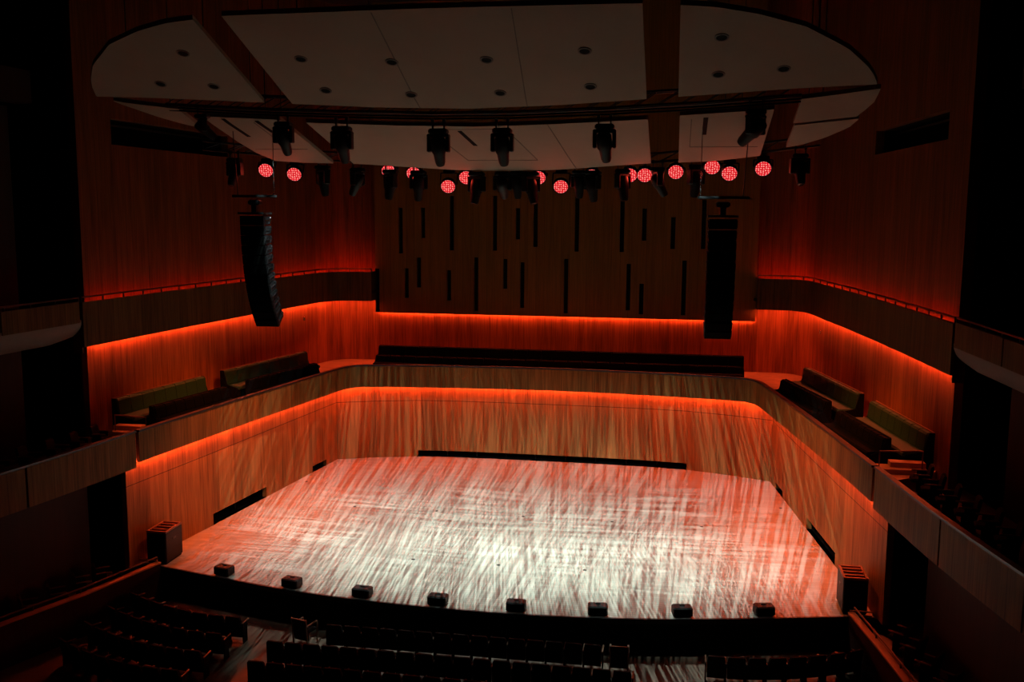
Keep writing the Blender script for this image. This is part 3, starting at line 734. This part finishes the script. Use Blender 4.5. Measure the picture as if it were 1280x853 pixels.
# ------------------------------------------------------------------ hanging loudspeaker arrays
for sx, nm in ((-1, 'left'), (1, 'right')):
    px, py = sx*5.5, 21.75
    root = thing('loudspeaker_array', 'curved black hanging column of loudspeakers on the %s side of the stage' % nm, 'loudspeaker', (px, py, 9.3))
    W_, Dp, Hh, n = .60, .40, .232, 12
    p = Vector((px, py, 9.24)); ang = math.radians(2)
    for i in range(n):
        R = Matrix.Rotation(-ang, 3, 'X') if False else Matrix.Rotation(ang, 3, 'X')
        down = R @ Vector((0, 0, -1))
        c = p+down*Hh/2
        h0 = Hh/2-.004
        bx = MB()
        # wedge cabinet: taller at the front (-y)
        ring = []
        for xx in (-W_/2, W_/2):
            ring.append([R @ Vector((xx, -Dp/2, -h0))+c, R @ Vector((xx, Dp/2, -h0*.8))+c, R @ Vector((xx, Dp/2, h0*.8))+c, R @ Vector((xx, -Dp/2, h0))+c])
        bx.loft(ring)
        cab = bx.build('cabinet', M['black'], root)
        MB().box(R @ Vector((0, -Dp/2-.008, 0))+c, (W_*.96, .014, Hh*.88), R).build('grille', M['darkfab'], cab)
        hw = MB()
        hw.box(R @ Vector((0, .205, .0))+c, (W_+.03, .012, .05), R)
        for k in (-1, 1):
            hw.box(R @ Vector((k*(W_/2+.008), .03, -.0))+c, (.012, .36, .03), R)
            for yy in (-.14, .14): hw.box(R @ Vector((k*(W_/2+.008), yy, 0))+c, (.016, .035, Hh*.7), R)
            hw.tube(R @ Vector((k*(W_/2), .17, .05))+c, R @ Vector((k*(W_/2+.03), .17, .05))+c, .016, n=8)
        hw.build('rigging_plate', M['steel' if i < 1 else 'metal'], cab)
        p = p+down*Hh; ang += math.radians(1.0+.42*i)
    fr = MB().box((px, py, 9.29), (W_+.06, .5, .05)).box((px, py, 9.45), (.12, .14, .32)).bbox((px, py+.02, 9.55), (.3, .22, .12), .03)
    fr.build('flying_frame', M['metal'], root)
    MB().box((px, py, 9.70), (1.12, .06, .06)).build('spreader_bar', M['metal'], root)
    MB().box((px-sx*.3, py-.035, 9.70), (.45, .02, .045)).build('bar_plate', M['steel'], root)
    for k in (-1, 1):
        ztop = gz(py)-.01
        ch = MB()
        if k == -sx:
            z = 9.72
            while z < 10.1: ch.bbox((px+k*.5, py, z), (.03, .03, .035), .008); z += .05
            ch.tube((px+k*.5, py, 10.1), (px+k*.5, py, ztop), .008, n=6)
        else: ch.tube((px+k*.42, py, 9.72), (px+k*.5, py, ztop), .012, n=6)
        ch.build('hanging_cable', M['steel'] if k == -sx else M['metal'], root)

# ------------------------------------------------------------------ on the stage: cabinets and edge fills
for sx, nm in ((-1, 'left'), (1, 'right')):
    cx_, cy_ = sx*8.88, 22.88
    root = thing('loudspeaker_cabinet', 'tall black loudspeaker cabinet with open framed top at the front %s corner of the stage' % nm, 'loudspeaker', (cx_, cy_, 0))
    MB().bbox((cx_, cy_, .45), (.56, .85, .82), .02).build('cabinet', M['black'], root)
    fr = MB()
    fr.box((cx_, cy_-.4, .885), (.56, .05, .05)); fr.box((cx_, cy_+.4, .885), (.56, .05, .05)); fr.box((cx_-.255, cy_, .885), (.05, .8, .05)); fr.box((cx_+.255, cy_, .885), (.05, .8, .05))
    for yy in (-.18, .05, .25): fr.box((cx_, cy_+yy, .88), (.46, .05, .035))
    fr.build('top_frame', M['lit_brown'], root)  # metal frame coloured as if lit orange, not wood
    MB().box((cx_, cy_, .02), (.5, .8, .04)).build('plinth', M['matt'], root)
    MB().box((cx_, cy_-.432, .45), (.5, .016, .74)).build('grille', M['darkfab'], root)
    for k in (-1, 1):
        MB().box((cx_+k*.284, cy_, .62), (.012, .16, .05)).build('handle', M['metal'], root)
WX = [-6.8, -4.76, -2.83, -.9, 1.01, 2.93, 4.88, 6.78]
wl = ['beside the left corner cabinet, first from the left', 'second from the left, before the single loose chair', 'third from the left', 'fourth from the left, left of centre',
      'fourth from the right, right of centre', 'third from the right', 'second from the right', 'first from the right, beside the right corner cabinet']
for x, t_ in zip(WX, wl):
    y = interp(x, lx, ly)+.2
    slope = math.atan2(interp(x+.2, lx, ly)-interp(x-.2, lx, ly), .4); R = Matrix.Rotation(slope, 3, 'Z')
    root = thing('fill_loudspeaker', 'small black loudspeaker on the stage edge, '+t_, 'loudspeaker', (x, y, 0), 'small loudspeakers along the stage edge')
    MB().bbox((x, y, .125), (.46, .30, .22), .025, R).build('cabinet', M['black'], root)
    MB().box(Vector((x, y, .125))+R @ Vector((0, -.157, 0)), (.4, .014, .17), R).build('grille', M['darkfab'], root)
    MB().box(Vector((x, y, .25))+R @ Vector((0, .03, 0)), (.12, .03, .02), R).build('handle', M['metal'], root)
    MB().box((x, y, .008), (.36, .22, .016), R).build('foot', M['matt'], root)

# ------------------------------------------------------------------ benches on the gallery
def bench(a, b_, z, h, label, mat, face, grp, nseg=8, depth=.5, base_z=3.3):
    """a,b: plan ends of the top of the backrest; face: +1 faces left of a->b"""
    a, b_ = Vector((a[0], a[1], 0)), Vector((b_[0], b_[1], 0)); d = (b_-a); Ln = d.length; d.normalize(); nrm = Vector((-d.y, d.x, 0))*face
    root = thing('bench', label, 'bench', ((a.x+b_.x)/2, (a.y+b_.y)/2, base_z), grp)
    def P(s, o, zz): q = a+d*s+nrm*o; return Vector((q.x, q.y, zz))
    zs = base_z+.42*(h/.88); zt = z
    bk = MB()
    for i in range(nseg):
        s0, s1 = Ln*i/nseg+.008, Ln*(i+1)/nseg-.008
        bk.loft([[P(s0, .12, zs), P(s1, .12, zs), P(s1, .0, zs), P(s0, .0, zs)],
                 [P(s0+.0, .16, zs+.04), P(s1, .16, zs+.04), P(s1, -.02, zs+.04), P(s0, -.02, zs+.04)],
                 [P(s0, .12, zt-.05), P(s1, .12, zt-.05), P(s1, -.04, zt-.05), P(s0, -.04, zt-.05)],
                 [P(s0+.02, .08, zt), P(s1-.02, .08, zt), P(s1-.02, -.02, zt), P(s0+.02, -.02, zt)]])
    bk.build('backrest', mat, root)
    MB().loft([[P(0, .14, zs-.1), P(Ln, .14, zs-.1), P(Ln, .14+depth, zs-.1), P(0, .14+depth, zs-.1)],
               [P(0, .12, zs-.02), P(Ln, .12, zs-.02), P(Ln, .16+depth, zs-.03), P(0, .16+depth, zs-.03)],
               [P(.01, .14, zs+.02), P(Ln-.01, .14, zs+.02), P(Ln-.01, .12+depth, zs+.01), P(.01, .12+depth, zs+.01)]]).build('seat', mat, root)
    MB().loft([[P(.03, .02, base_z), P(Ln-.03, .02, base_z), P(Ln-.03, .06+depth, base_z), P(.03, .06+depth, base_z)],
               [P(.03, .02, zs-.1), P(Ln-.03, .02, zs-.1), P(Ln-.03, .06+depth, zs-.1), P(.03, .06+depth, zs-.1)]]).build('base', M['matt'], root)
    MB().loft([[P(-.01, -.07, zs-.1), P(Ln+.01, -.07, zs-.1), P(Ln+.01, -.03, zs-.1), P(-.01, -.03, zs-.1)],
               [P(-.01, -.08, zt+.015), P(Ln+.01, -.08, zt+.015), P(Ln+.01, -.045, zt+.015), P(-.01, -.045, zt+.015)]]).build('back_board', M['lit_brown'] if mat == M['green'] else M['matt'], root)  # green benches: LED-lit edge painted as orange-brown board
    for s in (-.03, Ln-.01):
        MB().loft([[P(s, -.08, base_z), P(s+.04, -.08, base_z), P(s+.04, .10+depth, base_z), P(s, .10+depth, base_z)], [P(s, -.08, zs+.02), P(s+.04, -.08, zs+.02), P(s+.04, .08+depth, zs-.06), P(s, .08+depth, zs-.06)],
                   [P(s, -.08, zs+.03), P(s+.04, -.08, zs+.03), P(s+.04, .16, zs+.03), P(s, .16, zs+.03)],
                   [P(s, -.08, zt), P(s+.04, -.08, zt), P(s+.04, .04, zt), P(s, .04, zt)]]).build('end_panel', M['darkfab'], root)
    return root
for sx, nm in ((-1, 'left'), (1, 'right')):
    f = sx  # facing the stage
    mk = lambda p: (sx*p[0], p[1])
    bench(mk((10.62, 23.6)), mk((10.06, 27.5)), 4.2, .88, 'green channelled leather bench against the %s gallery wall, the one nearer the viewer' % nm, M['green'], f, 'green benches on the gallery')
    bench(mk((9.93, 28.6)), mk((9.0, 33.3)), 4.2, .88, 'dark green bench against the %s gallery wall, the one nearer the back of the stage' % nm, M['green'], f, 'green benches on the gallery')
    bench(mk((9.72, 23.95)), mk((9.12, 27.15)), 3.95, .62, 'black bench right behind the %s gallery rail, the one nearer the viewer' % nm, M['darkfab'], f, 'black benches behind the rail', depth=.35)
    bench(mk((9.02, 28.5)), mk((8.15, 32.2)), 3.95, .62, 'black bench right behind the %s gallery rail, the one nearer the back' % nm, M['darkfab'], f, 'black benches behind the rail', depth=.35)
    # steps at the near end of the benches
    st = thing('steps', 'small wooden steps with a thin rail at the near end of the %s gallery benches' % nm, 'steps', (sx*9.9, 23.0, 3.3))
    MB().box((sx*9.9, 23.25, 3.36), (1.1, .5, .12)).build('tread', M['slab'], st)
    MB().box((sx*10.05, 23.35, 3.48), (.8, .28, .12)).build('tread', M['slab'], st)
    MB().tube((sx*9.35, 23.0, 3.85), (sx*10.35, 23.15, 3.85), .02, n=8).tube((sx*9.35, 23.0, 3.3), (sx*9.35, 23.0, 3.85), .015, n=8).tube((sx*10.35, 23.15, 3.3), (sx*10.35, 23.15, 3.85), .015, n=8).build('handrail', M['seatwood'], st)
bench((-7.08, 36.4), (7.1, 36.4), 4.07, .77, 'very long black bench behind the stage below the slotted wall, back row', M['matt'], -1, 'long black benches behind the stage', nseg=26, depth=.4)
bench((-6.98, 35.68), (7.02, 35.68), 3.78, .5, 'very long black bench behind the stage below the slotted wall, front row', M['matt'], -1, 'long black benches behind the stage', nseg=26, depth=.4)
# small wall marks
for x, y, z, t_ in ((-9.62, 34.75, 5.3, 'left'), (9.62, 34.75, 5.3, 'right')):
    o = MB().bbox((x-(.03 if x > 0 else -.03), y, z-.05), (.07, .09, .14), .02).build('wall_sconce', M['steel'], loc=(x, y, z))
    tag(o, 'tiny pale fitting on the orange lit %s gallery wall' % t_, 'wall fitting')

# ------------------------------------------------------------------ stalls seating
def seat_proto(name, label, cat, grp, loose=False):
    root = thing(name, label, cat, (0, 0, 0), grp)
    # faces +y; z=0 on the floor; .43 m pitch
    bk = MB()
    bk.loft([[(-.19, -.17, .16), (.19, -.17, .16), (.19, -.12, .16), (-.19, -.12, .16)],
             [(-.195, -.20, .34), (.195, -.20, .34), (.195, -.13, .34), (-.195, -.13, .34)],
             [(-.195, -.235, .50), (.195, -.235, .50), (.195, -.16, .50), (-.195, -.16, .50)],
             [(-.185, -.27, .66), (.185, -.27, .66), (.185, -.20, .66), (-.185, -.20, .66)],
             [(-.165, -.275, .70), (.165, -.275, .70), (.165, -.22, .70), (-.165, -.22, .70)]])
    bk.build('backrest', M['seatfab'], root)
    MB().bbox((0, .03, .35), (.36, .36, .09), .03).build('seat', M['seatfab'], root)
    if loose:
        for k in (-1, 1):
            MB().box((k*.2, -.22, .36), (.03, .03, .72), Matrix.Rotation(.08, 3, 'X')).build('leg', M['seatwood'], root)
            MB().box((k*.2, .19, .27), (.03, .03, .54)).build('leg', M['seatwood'], root)
            MB().box((k*.2, -.02, .545), (.045, .42, .025)).build('armrest', M['seatwood'], root)
        MB().box((0, -.275, .71), (.40, .03, .03)).build('top_rail', M['seatwood'], root)
    else:
        for k in (-1, 1):
            MB().bbox((k*.215, -.01, .51), (.035, .36, .035), .01).build('armrest', M['seatwood'], root)
            MB().box((k*.215, -.06, .25), (.025, .22, .5)).build('side_panel', M['seatfab'], root)
    return root
z0 = -.9
proto = seat_proto('theatre_seat', 'maroon upholstered theatre seat in the centre front row facing the stage', 'seat', 'seats of the centre front row')
used = [False]
def place(x, y, rz, label, grp):
    if not used[0]:
        o = proto; o.location = (x, y, z0); o.rotation_euler = (0, 0, rz); used[0] = True
    else: o = dup(proto, (x, y, z0), rz)
    o['label'] = label; o['group'] = grp
    return o
for i in range(15):
    x = -3.2+.43*i+.1; y = 20.42+.012*x
    place(x, y, 0, 'maroon theatre seat in the centre front row, seen from behind before the stage front', 'seats of the centre front row')
for r in range(1, 3):
    for i in range(19):
        x = -4.1+.43*i; y = 20.3-.98*r
        place(x, y, 0, 'near black theatre seat in the %s row of the centre block' % ('second', 'third')[r-1], 'seats of the centre %s row' % ('second', 'third')[r-1])
for r in range(4):
    for i in range(8):
        x0_ = 5.62+.03*r; x = x0_+.42*i; y = 20.38-.9*r+.028*i*i*.6
        slope = math.atan(.028*.6*2*i/.42)
        if r == 0:
            place(x, y, slope, 'dark theatre seat in the front row of the right block, below the right parapet', 'seats of the right block front row')
        place(-x, y, -slope, 'dark theatre seat in %s row of the left block below the left parapet' % ('the front', 'the second', 'the third', 'the fourth')[r], 'seats of the left block %s row' % ('front', 'second', 'third', 'fourth')[r])
lc = seat_proto('armchair', 'single wooden framed armchair standing at the left end of the centre front row', 'chair', None, True)
lc.location = (-3.95, 20.5, z0); lc.rotation_euler = (0, 0, -.25)
l2 = dup(lc, (3.5, 20.45, z0), .05, 'single wooden framed armchair standing at the right end of the centre front row')

# side parapets of the stalls
for sx, nm in ((-1, 'left'), (1, 'right')):
    P = [(8.72, 22.25), (9.05, 20.2), (9.28, 18.6), (9.95, 15.4)] if sx > 0 else [(8.66, 22.25), (9.3, 20.0), (10.0, 18.3), (11.0, 15.4)]
    Q = P if sx > 0 else mirror(P)
    root = thing('parapet', 'low dark wall with thin rail running forward from the %s stage corner' % nm, 'parapet', (Q[0][0], Q[0][1], -.9))
    sheet(MB(), Q, -.9, .12, .1).build('wall_panel', M['side'], root)
    ribbon(MB(), offset(Q, .05), .14, .16, .04).build('cap', M['slab'], root)
    ribbon(MB(), offset(Q, .12), .27, .03, .03).build('handrail', M['seatwood'], root)
    posts(root, offset(Q, .12), .14, .27, 1.2)
    # short return beside the stage
    MB().box((sx*8.98, 22.22, .2), (.5, .04, .03)).box((sx*8.98, 22.22, .1), (.5, .03, .03)).build('return_rail', M['seatwood'], root)
    fl = [(9.0, 22.2), (9.5, 20), (10.1, 17.5), (10.6, 15.4)]
    so = [(9.45, 22.0), (10.25, 21.5), (10.9, 17.5), (11.3, 15)]
    A, B_ = (fl, so) if sx > 0 else (mirror(fl), mirror(so))
    b_ = struct(slab(MB(), offset(Q, .1), B_, -.9, -.25).build('trim_%d' % (3 if sx < 0 else 4), M['stallfloor'], loc=(sx*10, 19, -.9)))
# dark chairs in the side boxes and on the side balconies
bx = seat_proto('box_chair', 'dark box chair', 'chair', None)
spots = []
for sx in (-1, 1):
    off = 0 if sx > 0 else .0
    for i, (x, y) in enumerate([(9.62, 21.2), (9.72, 20.55), (9.85, 19.8), (10.02, 19.05), (10.2, 18.3)]):
        if sx < 0 and i == 4: continue
        X = x if sx > 0 else x+.03*i
        spots.append((sx*X, y, -.25, 'stalls', sx, i))
    for i, (x, y) in enumerate([(10.05, 22.1), (10.1, 21.3), (10.2, 20.5), (10.35, 19.7), (10.5, 18.9), (10.62, 18.1)]):
        spots.append((sx*x, y, 3.1, 'balcony', sx, i))
for k, (x, y, z, where, sx, i) in enumerate(spots):
    rz = sx*(PI/2-.15) if where == 'balcony' else sx*(.9)
    nm = 'left' if sx < 0 else 'right'
    if k == 0: o = bx; o.location = (x, y, z); o.rotation_euler = (0, 0, rz)
    else: o = dup(bx, (x, y, z), rz)
    o['label'] = ('dark chair in the single row behind the %s stalls parapet' if where == 'stalls' else 'dark chair on the lower side balcony at the %s edge of the picture') % nm
    o['group'] = 'chairs of the %s side %s' % (nm, where)
